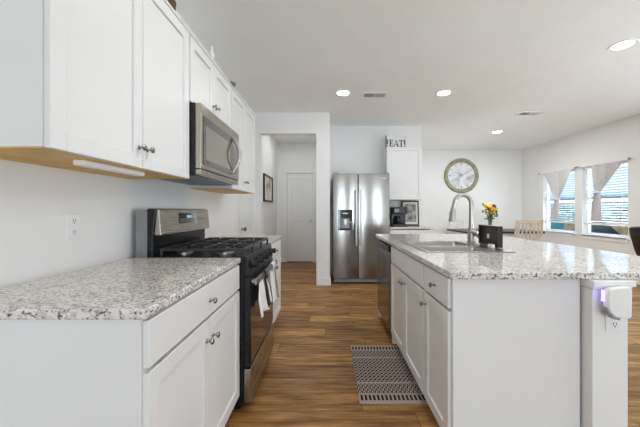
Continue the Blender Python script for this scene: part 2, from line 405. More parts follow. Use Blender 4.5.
def slab(face, p, u0, u1, v0, v1, parent, knobat=None, name='drawer'):
    f = mapper(face, p); o = MB().box(*f(u0, u1, v0, v1, 0, .020)).build(name, CAB, parent, bevel=.004)
    if knobat: knob(face, p+DIRV[face][0]*.02 if face != '-Y' else p-.02, knobat[0], knobat[1], o)
    return o
def carcass(x0, x1, y0, y1, z0, z1, parent, front, top=True, name='carcass', m=None):
    """hollow box; front = the open side that carries a face frame"""
    b = MB(); t = .018
    if front in ('+X', '-X'):
        b.box(x0, x1, y0, y0+t, z0, z1).box(x0, x1, y1-t, y1, z0, z1)
        b.box(x0, x1, y0+t, y1-t, z0, z0+t)
        if top: b.box(x0, x1, y0+t, y1-t, z1-t, z1)
        xb = (x0, x0+t) if front == '+X' else (x1-t, x1); b.box(*xb, y0+t, y1-t, z0+t, z1-t)
        xf = (x1-t, x1) if front == '+X' else (x0, x0+t)
        b.box(*xf, y0+t, y0+.04, z0+t, z1-t).box(*xf, y1-.04, y1-t, z0+t, z1-t).box(*xf, y0+.04, y1-.04, z0+t, z0+.04).box(*xf, y0+.04, y1-.04, z1-.04, z1-(t if top else 0))
    else:
        b.box(x0, x0+t, y0, y1, z0, z1).box(x1-t, x1, y0, y1, z0, z1).box(x0+t, x1-t, y0, y1, z0, z0+t)
        if top: b.box(x0+t, x1-t, y0, y1, z1-t, z1)
        b.box(x0+t, x1-t, y1-t, y1, z0+t, z1-t)
        b.box(x0+t, x0+.04, y0, y0+t, z0+t, z1-t).box(x1-.04, x1-t, y0, y0+t, z0+t, z1-t)
    return b.build(name, m or CAB, parent, bevel=.0015)

# ------------------------------------------------------------------ left run, base
LF = -.537      # face-frame plane of the left base cabinets, doors stand .02 proud
L0, L1, L2, L3 = .855, 1.768, 2.530, 3.300
def left_base(name, label, y0, y1, kn_far=False):
    t = thing(name, label, 'cabinet', (-.85, (y0+y1)/2, 0))
    carcass(WX+.002, LF, y0, y1, .10, .885, t, '+X', top=False)
    MB().box(WX+.002, LF-.07, y0+.002, y1-.002, 0, .10).build('toe_kick', CAB, t)
    ym = (y0+y1)/2; g = .004
    dr = slab('+X', LF, y0+.012, y1-.012, .735, .875, t, (ym, .800))
    shaker('+X', LF, y0+.012, ym-g/2, .11, .722, t, (ym-.034, .636))
    shaker('+X', LF, ym+g/2, y1-.012, .11, .722, t, (ym+.034, .636))
    return t
left_base('base_cabinet', 'white base cabinet nearest on the left, one wide drawer above two doors', L0, L1-.002)
left_base('base_cabinet', 'white base cabinet past the stove, mostly hidden by towels', L2+.002, L3)
def slabtop(x0, x1, y0, y1, label, rnd=()):
    m = MB(); m.loft([[(a, b, z) for a, b in ((x0, y0), (x1, y0), (x1, y1), (x0, y1))] for z in (.885, .915)])
    return solo(m, 'countertop', GRAN, label, 'countertop', bevel=.006, seg=3)
slabtop(WX+.002, -.512, L0-.012, L1-.003, 'speckled granite countertop slab on the left, in front of the stove')
slabtop(WX+.002, -.512, L2+.003, L3+.012, 'short speckled granite countertop slab past the far side of the stove')

# ------------------------------------------------------------------ gas range
RF = -.468
t = thing('gas_range', 'black and stainless gas stove with tall backguard between the left counters', 'stove', (-.82, 2.149, 0))
ry0, ry1 = L1+.003, L2-.003
MB().box(WX+.03, RF-.03, ry0, ry1, .045, .895).build('body', BLACK, t, bevel=.004)
m = MB()
for px in (WX+.08, RF-.08):
    for py in (ry0+.05, ry1-.05):
        MB().cyl((px, py, 0), (px, py, .045), .022).build('foot', BLACK, t)
MB().box(WX+.14, RF-.012, ry0, ry1, .895, .918).build('cooktop', BLACK, t, bevel=.006)
# backguard
m = MB(); poly = [(WX+.10, .897), (WX+.135, .897), (WX+.135, 1.03), (WX+.150, 1.195), (WX+.13, 1.203), (WX+.10, 1.203)]
m.prism(poly, 'y', ry0, ry1); bgd = m.build('backguard', BLACK, t, bevel=.006)
MB().box(WX+.03, WX+.10, ry0+.004, ry1-.004, .897, 1.195).build('shade_strip', SHADEM, t, bevel=.003)  # added grey block standing in for the backguard's shadow on the wall
m = MB(); m.prism([(WX+.137, 1.045), (WX+.178, 1.043), (WX+.165, 1.197), (WX+.150, 1.199)], 'y', ry0+.012, ry1-.012)
pan = m.build('control_panel', STEELY, t, bevel=.004)
def ong(z): return WX+.178-(z-1.043)*.0844
m = MB(); m.prism([(ong(1.105)-.004, 1.105), (ong(1.105)+.002, 1.105), (ong(1.175)+.002, 1.175), (ong(1.175)-.004, 1.175)], 'y', 2.01, 2.28); m.build('display_window', BGLASS, pan)
m = MB()
for k in range(4): m.prism([(ong(1.14)+.0025, 1.14), (ong(1.14)+.0032, 1.14), (ong(1.158)+.0032, 1.158), (ong(1.158)+.0025, 1.158)], 'y', 2.125+k*.018, 2.138+k*.018)
m.build('clock_digits', DISP, pan)
m = MB()
for k in range(8):
    for zz in (1.115, 1.128):
        m.prism([(ong(zz)+.0025, zz), (ong(zz)+.003, zz), (ong(zz+.007)+.003, zz+.007), (ong(zz+.007)+.0025, zz+.007)], 'y', 2.025+k*.032, 2.045+k*.032)
m.build('touch_keys', GREYP, pan)
# burners and grates
for bx, by, br in ((-.92, ry0+.16, .038), (-.92, ry1-.16, .032), (-.66, ry0+.16, .045), (-.66, ry1-.16, .038), (-.79, 2.149, .034)):
    b = MB().lathe((bx, by, .918), [(br+.012, 0), (br+.012, .008), (br+.004, .014)]).build('burner', STEELS, t)
    MB().lathe((bx, by, .932), [(br, 0), (br, .008), (br*.8, .011)]).build('burner_cap', IRON, b)
gw = (ry1-ry0-.03)/3
for k in range(3):
    g0 = ry0+.012+k*(gw+.003); g1 = g0+gw; x0, x1 = -1.0, -.50; m = MB(); z0, z1 = .950, .966
    for yy in (g0, g1-.014): m.box(x0, x1, yy, yy+.014, z0, z1)
    for xq in (x0, x1-.014, (x0+x1)/2-.007): m.box(xq, xq+.014, g0+.014, g1-.014, z0, z1)
    gm = (g0+g1)/2
    for xc in (x0+.115, x1-.115):
        m.box(xc-.007, xc+.007, g0+.014, gm-.025, z0, z1+.002).box(xc-.007, xc+.007, gm+.025, g1-.014, z0, z1+.002)
        m.box(xc-.1, xc-.03, gm-.007, gm+.007, z0, z1+.002).box(xc+.03, xc+.1, gm-.007, gm+.007, z0, z1+.002)
    for xq in (x0, x1-.014):
        for yy in (g0, g1-.014): m.box(xq, xq+.014, yy, yy+.014, .918, z0)
    m.build('grate', IRON, t, bevel=.003)
# knob rail
m = MB(); m.prism([(RF-.03, .805), (RF+.004, .805), (RF-.010, .905), (RF-.03, .905)], 'y', ry0, ry1); m.build('knob_rail', BLACK, t, bevel=.003)
for k in range(5):
    yy = ry0+.085+k*(ry1-ry0-.17)/4
    kb = MB().lathe((RF-.002, yy, .860), [(.026, 0), (.026, .006), (.021, .010), (.020, .030), (.017, .034)], (1, 0, .13), 20).build('burner_knob', BLACK, t)
    MB().box(RF+.026, RF+.042, yy-.005, yy+.005, .844, .884).build('knob_grip', BLACK, kb, bevel=.002)
od = MB().box(RF-.03, RF+.004, ry0+.004, ry1-.004, .262, .800).build('oven_door', BLACK, t, bevel=.005)
MB().box(RF+.004, RF+.008, ry0+.02, ry1-.02, .275, .715).build('oven_window', BGLASS, od, bevel=.002)
hx = RF+.038; hz = .765
hp = [(RF+.004, ry0+.055, hz), (hx-.012, ry0+.06, hz)]
m = MB(); m.box(hx-.010, hx+.006, ry0+.012, ry1-.02, hz-.019, hz+.019)
for yy in (ry0+.03, ry1-.07): m.box(RF+.004, hx-.010, yy, yy+.03, hz-.012, hz+.012)
m.build('oven_handle', NICKEL, od, bevel=.006, seg=3)
wd = MB().box(RF-.03, RF+.012, ry0+.004, ry1-.004, .052, .252).build('warming_drawer', STEELY, t, bevel=.006)
MB().box(RF+.012, RF+.014, 2.03, 2.15, .170, .198).build('badge', NICKEL, wd, bevel=.001)

# towels on the oven handle
def cloth(name, label, y0, y1, ztop, zbot, material, gather=1.0, amp=.013, tagit=True, parent=None, xo=0.0, waves=5):
    n = 25; loops = []; yc = (y0+y1)/2; rowsn = 12
    for i in range(n):
        f = i/(n-1); L = []
        for j in range(rowsn):
            q = j/(rowsn-1); z = ztop+(zbot-ztop)*q
            g = gather+(1-gather)*min(1, q*2.2)
            L.append((hx-.004+xo+.028*q+amp*(.35+.65*q)*math.sin(f*PI*waves+.5), yc+(y0+(y1-y0)*f-yc)*g, z+.004*math.sin(f*PI*3)*q))
        loops.append(L)
    m = MB(); m.loft(loops, False, False, closed=False)
    o = m.build(name, material, parent, smooth=60)
    sd = o.modifiers.new('thick', 'SOLIDIFY'); sd.thickness = .003; sd.offset = 0
    return o
def loop_strap(y, w_, z1, material, parent):
    m = MB(); pts = [(hx+.010, z1)]
    for a in range(-20, 201, 20): pts.append((hx-.002+.0145*math.cos(math.radians(a)), hz+.0+.0225*math.sin(math.radians(a))+.003))
    pts.append((hx-.016, z1))
    m.loft([[(x, yy, z) for x, z in pts] for yy in (y, y+w_)], False, False, closed=False)
    o = m.build('hanging_loop', material, parent, smooth=60); sd = o.modifiers.new('thick', 'SOLIDIFY'); sd.thickness = .002; sd.offset = 1
tw = tag(cloth('dish_towel', '', ry0+.035, ry0+.385, hz-.026, .545, CLOTH, .55), 'white towel with a black centre band hanging from the near part of the oven handle', 'towel', 'towels on the oven handle')
cloth('centre_band', '', ry0+.205, ry0+.275, hz-.026, .560, BCLOTH, .7, parent=tw, xo=.010, waves=2)
cloth('band_fringe', '', ry0+.200, ry0+.280, .559, .540, CLOTH, 1, parent=tw, xo=.010, waves=2)
loop_strap(ry0+.215, .04, hz-.03, BCLOTH, tw)
tw = tag(cloth('dish_towel', '', ry0+.43, ry0+.66, hz-.026, .50, CLOTH, .7), 'white towel with a tan side band at the far end of the oven handle', 'towel', 'towels on the oven handle')
cloth('tan_band', '', ry0+.60, ry0+.655, hz-.03, .502, TAN, .8, parent=tw, xo=.006, waves=1)
loop_strap(ry0+.50, .12, hz-.03, CLOTH, tw)

# ------------------------------------------------------------------ left uppers
UF = -.833; UB, UT, UTL = 1.380, 2.286, 2.237
def upper(label, y0, y1, z0, z1, knobs=True):
    t = thing('wall_cabinet', label, 'cabinet', (-1.01, (y0+y1)/2, z0))
    carcass(WX+.002, UF, y0, y1, z0, z1, t, '+X')
    MB().box(WX+.004, UF-.002, y0+.002, y1-.002, z0-.004, z0).build('underside', PLY, t)
    MB().box(WX+.002, UF+.022, y0, y1, z1, z1+.018).build('top_trim', CAB, t, bevel=.004)
    ym = (y0+y1)/2
    shaker('+X', UF, y0+.006, ym-.002, z0-.002, z1-.006, t, (ym-.03, z0+.084))
    shaker('+X', UF, ym+.002, y1-.006, z0-.002, z1-.006, t, (ym+.03, z0+.084))
    return t
upper('white wall cabinet nearest on the left, two tall doors, above the near granite counter', .872, 1.766, UB, UTL)
upper('short white wall cabinet with two doors directly above the microwave', 1.769, 2.527, 1.842, UTL)
upper('white wall cabinet past the microwave, farthest of the left uppers', 2.530, 3.350, UB, UTL)
t = solo(MB().box(-.905, -.865, 1.06, 1.42, UB-.026, UB-.004), 'under_cabinet_light', WHITEP, 'slim white light bar stuck under the near wall cabinet', 'light', bevel=.006)

# microwave
MF = -.749
t = thing('microwave', 'stainless over-the-range microwave mounted above the stove', 'microwave', (-.97, 2.148, 1.40))
my0, my1, mz0, mz1 = 1.771, 2.525, 1.405, 1.832
MB().box(WX+.002, MF-.036, my0, my1, mz0, mz1).build('case', BLACK, t, bevel=.004)
dy = my1-.20
dr = MB().box(MF-.036, MF, my0, my1, mz0+.035, mz1-.002).build('door', STEELY, t, bevel=.006)
MB().box(MF, MF+.003, my0+.03, dy+.005, mz0+.065, mz1-.07).build('window_border', MWGLASS, dr, bevel=.001)
MB().box(MF+.003, MF+.005, my0+.055, dy-.045, mz0+.095, mz1-.125).build('window_mesh', MWMESH, dr)
MB().box(MF, MF+.003, dy+.012, my1-.03, mz0+.075, mz1-.08).build('handle_recess', MWGLASS, dr, bevel=.001)
m = MB(); pts = []
for k in range(13):
    f = k/12; z = mz0+.080+f*(mz1-mz0-.15); pts.append((MF+.006+.050*math.sin(PI*f), dy+.03, z))
m.tube(pts, .0125); m.cyl((MF, dy+.03, pts[0][2]), pts[0], .0125).cyl((MF, dy+.03, pts[-1][2]), pts[-1], .0125)
m.build('handle', NICKEL, dr)
MB().box(MF-.036, MF-.004, my0+.003, my1-.003, mz0, mz0+.032).build('vent_lip', STEELY, t, bevel=.004)
m = MB(); m.box(MF-.30, MF-.06, my0+.06, my1-.06, mz0-.006, mz0)
for k in range(16): m.box(MF-.29, MF-.07, my0+.08+k*.039, my0+.09+k*.039, mz0-.010, mz0-.006)
m.build('grease_filter', GREYP, t)

# on top of the cabinets
t = thing('potted_plant', 'small brown pot with dark green leaves on top of the near wall cabinets', 'plant', (-.90, 1.66, UTL+.018))
MB().lathe((-.90, 1.66, UTL+.018), [(.035, 0), (.05, .05), (.055, .10), (.045, .105)]).build('pot', BROWN, t)
m = MB()
for k in range(22):
    a = random.uniform(0, 2*PI); r = random.uniform(.01, .09)
    m.ball((-.905+.3*r*math.cos(a), 1.74+r*math.sin(a)*1.1, UTL+.075+random.uniform(0, .04)), .024, .6, 1, .5, 1)
m.build('foliage', GREEN, t)
m = MB().lathe((-.868, 2.24, UTL+.018), [(.04, 0), (.036, .01), (.014, .03), (.02, .05), (.012, .07), (.024, .10), (.011, .105), (.010, .15), (.004, .165)])
solo(m, 'candlestick', WHITEP, 'white candlestick standing on top of the wall cabinets', 'candlestick')
m = MB().lathe((-.872, 2.66, UTL+.018), [(.02, 0), (.03, .015), (.055, .062), (.050, .062), (.026, .02)])
solo(m, 'trinket_dish', DNICKEL, 'small dark metal dish on top of the wall cabinet past the microwave', 'dish')

def outlet(name, label, face, p, u, v, mt=WHITEP, holes=True):
    f = mapper(face, p)
    loc = (p, u, v-.058) if face in ('+X', '-X') else (u, p, v-.058)
    t = thing(name, label, 'outlet', loc)
    MB().box(*f(u-.037, u+.037, v-.058, v+.058, 0, .006)).build('cover_plate', mt, t, bevel=.003)
    for s in (-1, 1):
        r_ = MB().box(*f(u-.017, u+.017, v+s*.026-.016, v+s*.026+.016, .006, .008)).build('socket', mt, t, bevel=.002)
        m = MB()
        for q in (-.007, .006): m.box(*f(u+q-.0012, u+q+.0012, v+s*.026-.003, v+s*.026+.009, .008, .0085))
        m.box(*f(u-.003, u+.003, v+s*.026-.011, v+s*.026-.006, .008, .0085)); m.build('slot', DARKGAP, r_)
    return t
outlet('wall_outlet', 'white double outlet on the left wall above the near counter', '+X', WX, 1.375, 1.119)

# hall picture
t = thing('picture_frame', 'narrow dark-framed picture hanging in the hallway', 'picture', (WX, 5.81, 1.35))
py0, py1, pz0, pz1 = 5.40, 6.22, 1.35, 1.86
m = MB(); w_ = .035
m.box(WX, WX+.03, py0, py0+w_, pz0, pz1).box(WX, WX+.03, py1-w_, py1, pz0, pz1).box(WX, WX+.03, py0+w_, py1-w_, pz0, pz0+w_).box(WX, WX+.03, py0+w_, py1-w_, pz1-w_, pz1)
m.build('frame', DWOOD, t, bevel=.003)
MB().box(WX, WX+.012, py0+w_, py1-w_, pz0+w_, pz1-w_).build('print', photo_mat('sepia_print', [(.36, (.16, .09, .05)), (.44, (.60, .52, .42)), (.6, (.76, .73, .68))], 4.5), t)

# ------------------------------------------------------------------ fridge
FY = 4.86
t = thing('refrigerator', 'tall stainless side-by-side refrigerator in the alcove', 'refrigerator', (.535, 5.15, 0))
fx0, fx1, fm = .082, .995, .490
MB().box(fx0, fx1, FY+.075, YA-.02, .03, 1.775).build('case', BLACK, t, bevel=.006)
MB().box(fx0+.01, fx1-.01, FY+.03, FY+.075, .02, .075).build('kick_grille', GREYP, t, bevel=.003)
for px in (fx0+.06, fx1-.06): MB().cyl((px, FY+.10, 0), (px, FY+.10, .03), .022).build('foot', BLACK, t)
for px in (fx0+.05, fx1-.05): MB().box(px-.04, px+.04, FY+.01, FY+.12, 1.785, 1.803).build('hinge_cover', GREYP, t, bevel=.004)
def fdoor(x0, x1, name):
    m = MB(); n = 8
    pts = []
    for k in range(n+1):
        f = k/n; x = x0+(x1-x0)*f; pts.append((x, FY-.012*(1-(2*f-1)**2)))
    poly = pts+[(x1, FY+.07), (x0, FY+.07)]
    m.prism(poly, 'z', .085, 1.785); return m.build(name, STEEL, t, bevel=.006, smooth=30)
fz = fdoor(fx0, fm-.004, 'freezer_door'); fr = fdoor(fm+.004, fx1, 'fridge_door')
for o_, hx_ in ((fz, fm-.036), (fr, fm+.034)):
    m = MB(); m.box(hx_-.016, hx_+.016, FY-.070, FY-.048, .62, 1.52)
    for z in (.66, 1.44): m.box(hx_-.012, hx_+.012, FY-.048, FY-.002, z, z+.05)
    m.build('handle', NICKEL, o_, bevel=.006, seg=3)
dp = MB().box(.165, .395, FY-.020, FY-.008, .865, 1.20).build('dispenser', BGLASS, fz, bevel=.004)
m = MB().box(.215, .345, FY-.022, FY-.020, .90, 1.06); m.build('dispenser_recess', GREYP, fz, bevel=.004)
m = MB().box(.255, .305, FY-.032, FY-.022, .95, 1.05); m.build('paddle', NICKEL, fz, bevel=.004)
MB().box(.24, .32, FY-.0215, FY-.020, 1.13, 1.15).build('dispenser_display', DISP, fz)
MB().box(.855, .945, FY-.0105, FY-.004, 1.70, 1.718).build('badge', NICKEL, fr, bevel=.001)

# ------------------------------------------------------------------ coffee nook
nx0, nx1 = 1.003, 1.706
t = thing('base_cabinet', 'white base cabinet in the coffee nook right of the refrigerator', 'cabinet', (1.35, 5.2, 0))
carcass(nx0, nx1-.03, 4.92, YA-.002, .10, .885, t, '-Y', top=False)
MB().box(nx0+.002, nx1-.032, 4.99, YA-.002, 0, .10).build('toe_kick', CAB, t)
nm = (nx0+nx1-.03)/2
slab('-Y', 4.92, nx0+.01, nx1-.04, .735, .872, t, (nm, .805))
shaker('-Y', 4.92, nx0+.01, nm-.002, .11, .722, t, (nm-.035, .66)); shaker('-Y', 4.92, nm+.002, nx1-.04, .11, .722, t, (nm+.035, .66))
slabtop(nx0, nx1+.02, 4.875, YA-.002, 'small granite countertop slab under the coffee maker')
t = thing('wall_cabinet', 'white wall cabinet above the coffee maker with a sign on top', 'cabinet', (1.32, 5.34, 1.372))
carcass(1.016, 1.625, 5.20, YA-.002, 1.376, UT, t, '-Y')
MB().box(1.018, 1.623, 5.202, YA-.004, 1.372, 1.376).build('underside', PLY, t)
shaker('-Y', 5.20, 1.019, 1.622, 1.374, UT-.004, t, (1.05, 1.43))
# EAT sign
t = thing('block_sign', 'white block sign lettered EAT on top of the nook wall cabinet', 'sign', (1.190, 5.29, UT))
MB().box(1.190-.172, 1.190+.172, 5.27, 5.315, UT, UT+.215).build('block', WHITEW, t, bevel=.003)
for s in (-1, 1):
    MB().box(1.190+s*.1735-.0015, 1.190+s*.1735+.0015, 5.27, 5.315, UT+.003, UT+.212).build('dark_edge', DWOOD, t)
def glyph(ch, x, z, h):
    m = MB(); y0_, y1_ = 5.2675, 5.2698; k = h/10
    def b(a0, a1, c0, c1): m.box(x+a0*k, x+a1*k, y0_, y1_, z+c0*k, z+c1*k)
    if ch == 'E': b(1, 2.8, .7, 9.3); b(0, 6, 0, .8); b(0, 6, 9.2, 10); b(2.8, 4.6, 4.6, 5.4); b(5.3, 6, .8, 2.6); b(5.3, 6, 7.4, 9.2); b(4.3, 4.9, 3.6, 6.4)
    if ch == 'T': b(2.9, 4.7, .7, 9.2); b(1.7, 5.9, 0, .7); b(0, 7.6, 9.2, 10); b(0, .7, 7, 9.2); b(6.9, 7.6, 7, 9.2)
    if ch == 'A':
        for pl in ([(.8, .6), (1.6, .6), (4.6, 10), (3.9, 10)], [(3.9, 10), (4.7, 10), (8.1, .6), (6.2, .6)]): m.prism([(x+a*k, z+c*k) for a, c in pl], 'y', y0_, y1_)
        b(0, 2.6, 0, .6); b(5.4, 9, 0, .6); b(2.2, 6.2, 3, 3.8)
    if ch == '!': b(0, 1.6, 3, 10.3); b(.1, 1.5, 0, 1.6)
    m.build('letter', INK, t)
lz = UT+.022; lh = .118
for ch, x in (('!', 1.025), ('E', 1.065), ('A', 1.143), ('T', 1.243), ('!', 1.341)): glyph(ch, x, lz, lh)
t.rotation_euler[2] = math.radians(9)
# coffee maker
t = thing('coffee_maker', 'black drip coffee maker on the nook counter', 'coffee maker', (1.22, 5.18, .915))
cx0, cx1 = 1.095, 1.345
MB().box(cx0, cx1, 5.06, 5.32, .915, .955).build('base', BLACK, t, bevel=.008)
MB().box(cx0, cx1, 5.20, 5.32, .955, 1.245).build('tower', BLACK, t, bevel=.012)
MB().box(cx0+.005, cx1-.005, 5.05, 5.20, 1.125, 1.245).build('brew_head', BLACK, t, bevel=.014)
cf = MB().lathe((1.205, 5.125, .957), [(.055, 0), (.066, .03), (.064, .08), (.045, .125), (.05, .135)]).build('carafe', BGLASS, t)
m = MB(); m.tube([(1.205, 5.068, 1.07), (1.205, 5.02, 1.065), (1.205, 5.015, 1.01), (1.205, 5.062, .98)], .008); m.build('carafe_handle', BLACK, cf)
MB().box(1.28, 1.335, 5.046, 5.05, 1.15, 1.22).build('control_panel', BGLASS, t, bevel=.002)
MB().box(cx0+.02, cx0+.10, 5.046, 5.05, 1.16, 1.21).build('display', GREYP, t)
# leaning picture
t = thing('picture_frame', 'black-framed black and white picture behind the coffee maker', 'picture', (1.49, 5.42, .915))
m = MB(); a0, a1, z0, z1, w_ = 1.335, 1.645, .916, 1.362, .022
m.box(a0, a0+w_, 5.41, 5.43, z0, z1).box(a1-w_, a1, 5.41, 5.43, z0, z1).box(a0+w_, a1-w_, 5.41, 5.43, z0, z0+w_).box(a0+w_, a1-w_, 5.41, 5.43, z1-w_, z1)
m.build('frame', INK, t, bevel=.002)
MB().box(a0+w_, a1-w_, 5.418, 5.428, z0+w_, z1-w_).build('mat_board', WHITEW, t)
MB().box(a0+.05, a1-.05, 5.415, 5.418, z0+.065, z1-.065).build('print', photo_mat('grey_print', [(.34, (.03, .03, .03)), (.46, (.17, .165, .155)), (.56, (.34, .33, .31)), (.7, (.6, .58, .56))], 11), t)
t.rotation_euler[0] = math.radians(-4)

# ------------------------------------------------------------------ wall clock
t = thing('wall_clock', 'large round wall clock with an olive green distressed frame', 'clock', (3.425, YB, 1.65))
cc = Vector((3.425, YB, 2.075))
MB().lathe(cc, [(.355, .004), (.44, .004), (.448, .02), (.43, .045), (.39, .052), (.355, .040), (.345, .022), (.345, .008), (.355, .004)], (0, -1, 0), 48).build('frame', OLIVE, t)
MB().lathe(cc, [(.36, 0), (.36, .012)], (0, -1, 0), 48).build('face', clock_face_mat(), t)
for k in range(12):
    a = k*PI/6; c = cc+Vector((.295*math.sin(a), -.0125, .295*math.cos(a)))
    wd_ = .008 if k % 3 else .014
    d1 = Vector((math.sin(a), 0, math.cos(a))); d2 = Vector((math.cos(a), 0, -math.sin(a)))
    MB().loft([[c+d1*s1*.028+d2*s2*wd_+Vector((0, yy, 0)) for s1, s2 in ((-1,-1),(1,-1),(1,1),(-1,1))] for yy in (0, -.004)]).build('hour_mark', MARKM, t)
m = MB()
for a, ln in ((math.radians(-58), .19), (math.radians(62), .25)):
    m.tube([cc+Vector((-.04*math.sin(a), -.02, -.04*math.cos(a))), cc+Vector((ln*math.sin(a), -.02, ln*math.cos(a)))], [.007, .004], 6)
m.build('hands', MARKM, t)

# ------------------------------------------------------------------ dining set
t = thing('dining_table', 'dark wood dining table in front of the far wall', 'table', (3.5, 6.5, 0))
MB().box(2.76, 4.36, 6.02, 6.98, .722, .760).build('tabletop', DWOOD, t, bevel=.006)
MB().box(2.76, 4.28, 6.10, 6.90, .64, .722).build('apron', WHITEW, t)
for px in (2.79, 4.25):
    for py in (6.13, 6.87): MB().box(px-.04, px+.04, py-.04, py+.04, 0, .70).build('leg', WHITEW, t, bevel=.006)
def dchair(label, cx, cy, back, material, slats, top, wdt=.46, flat=True):
    """back = +1: backrest on +Y side, -1: on -Y side"""
    t = thing('dining_chair', label, 'chair', (cx, cy, 0))
    hw = wdt/2; yb = cy+back*.20; yf = cy-back*.20
    MB().box(cx-hw, cx+hw, cy-.21, cy+.21, .435, .465).build('seat', material, t, bevel=.01)
    for s in (-1, 1):
        MB().tube([(cx+s*(hw-.025), yf, 0), (cx+s*(hw-.03), yf, .435)], [.016, .022], 8).build('leg', material, t)
        MB().tube([(cx+s*(hw-.025), yb+back*.05, 0), (cx+s*(hw-.025), yb, .44), (cx+s*(hw-.02), yb+back*.02, .70), (cx+s*(hw-.02), yb+back*.07, top)], [.018, .022, .021, .018], 8).build('back_leg', material, t)
    m = MB(); m.box(cx-hw+.02, cx+hw-.02, yb+back*.045-.012, yb+back*.045+.018, top-.075, top-.005); m.build('top_rail', material, t, bevel=.008)
    for k in range(slats):
        x = cx-hw+.075+k*(wdt-.15)/(slats-1); m = MB(); q = .015 if flat else .007
        m.loft([[(x-q, y-.006, z), (x+q, y-.006, z), (x+q, y+.006, z), (x-q, y+.006, z)] for y, z in ((yb, .463), (yb+back*.015, .68), (yb+back*.045, top-.06))])
        m.build('slat', material, t)
    return t
dchair('pale oak slat-back dining chair on the near side of the dark table', 3.60, 5.62, -1, LWOOD, 6, 1.02, .50)
dchair('white spindle-back dining chair behind the table, left of the flowers', 3.20, 7.20, 1, WHITEW, 6, .985, .36, False)
# flowers
t = thing('flower_vase', 'glass vase of yellow and orange flowers on the dining table', 'vase', (3.43, 6.35, .76))
vc = (3.43, 6.35, .76)
MB().lathe(vc, [(.035, 0), (.045, .01), (.04, .08), (.035, .15), (.05, .235), (.046, .235), (.030, .15), (.034, .08), (.03, .015)], seg=20).build('vase', VASEG, t)
m = MB(); heads = []
for k in range(22):
    a = random.uniform(0, 2*PI); r = random.uniform(.02, .15); z = 1.10+random.uniform(.02, .22)
    p = Vector((vc[0]+r*math.cos(a), vc[1]+r*math.sin(a)*.8, z)); heads.append(p)
    m.tube([(vc[0]+.01*math.cos(a), vc[1]+.01*math.sin(a), .80), (vc[0]+.3*r*math.cos(a), vc[1]+.25*r*math.sin(a), 1.0), p], .003, 5)
m.build('stems', GREEN, t)
m = MB()
for k in range(46):
    a = random.uniform(0, 2*PI); r = random.uniform(.02, .15); z = 1.0+random.uniform(0, .22)
    m.ball((vc[0]+r*math.cos(a), vc[1]+r*math.sin(a), z), .03, random.uniform(.5, 1.2), random.uniform(.4, 1), .45, 1)
m.build('leaves', GREEN, t)
for k, p in enumerate(heads):
    mt = (YEL, ORG, YEL, RED, YEL, ORG, WPET)[k % 7]; m = MB()
    if k % 7 == 6: p = Vector((vc[0]+(p.x-vc[0])*1.9, p.y, p.z+.07))
    R = .036 if mt not in (WPET,) else .014
    for q in range(8):
        a = q*PI/4; m.ball(p+Vector((R*.75*math.cos(a), R*.5*math.sin(a)-.01, R*.6*math.sin(a))), R*.5, 1, .8, 1, 1)
    m.ball(p+Vector((0, -.02, 0)), R*.45, 1, 1, 1, 1)
    m.build('bloom', mt, t)

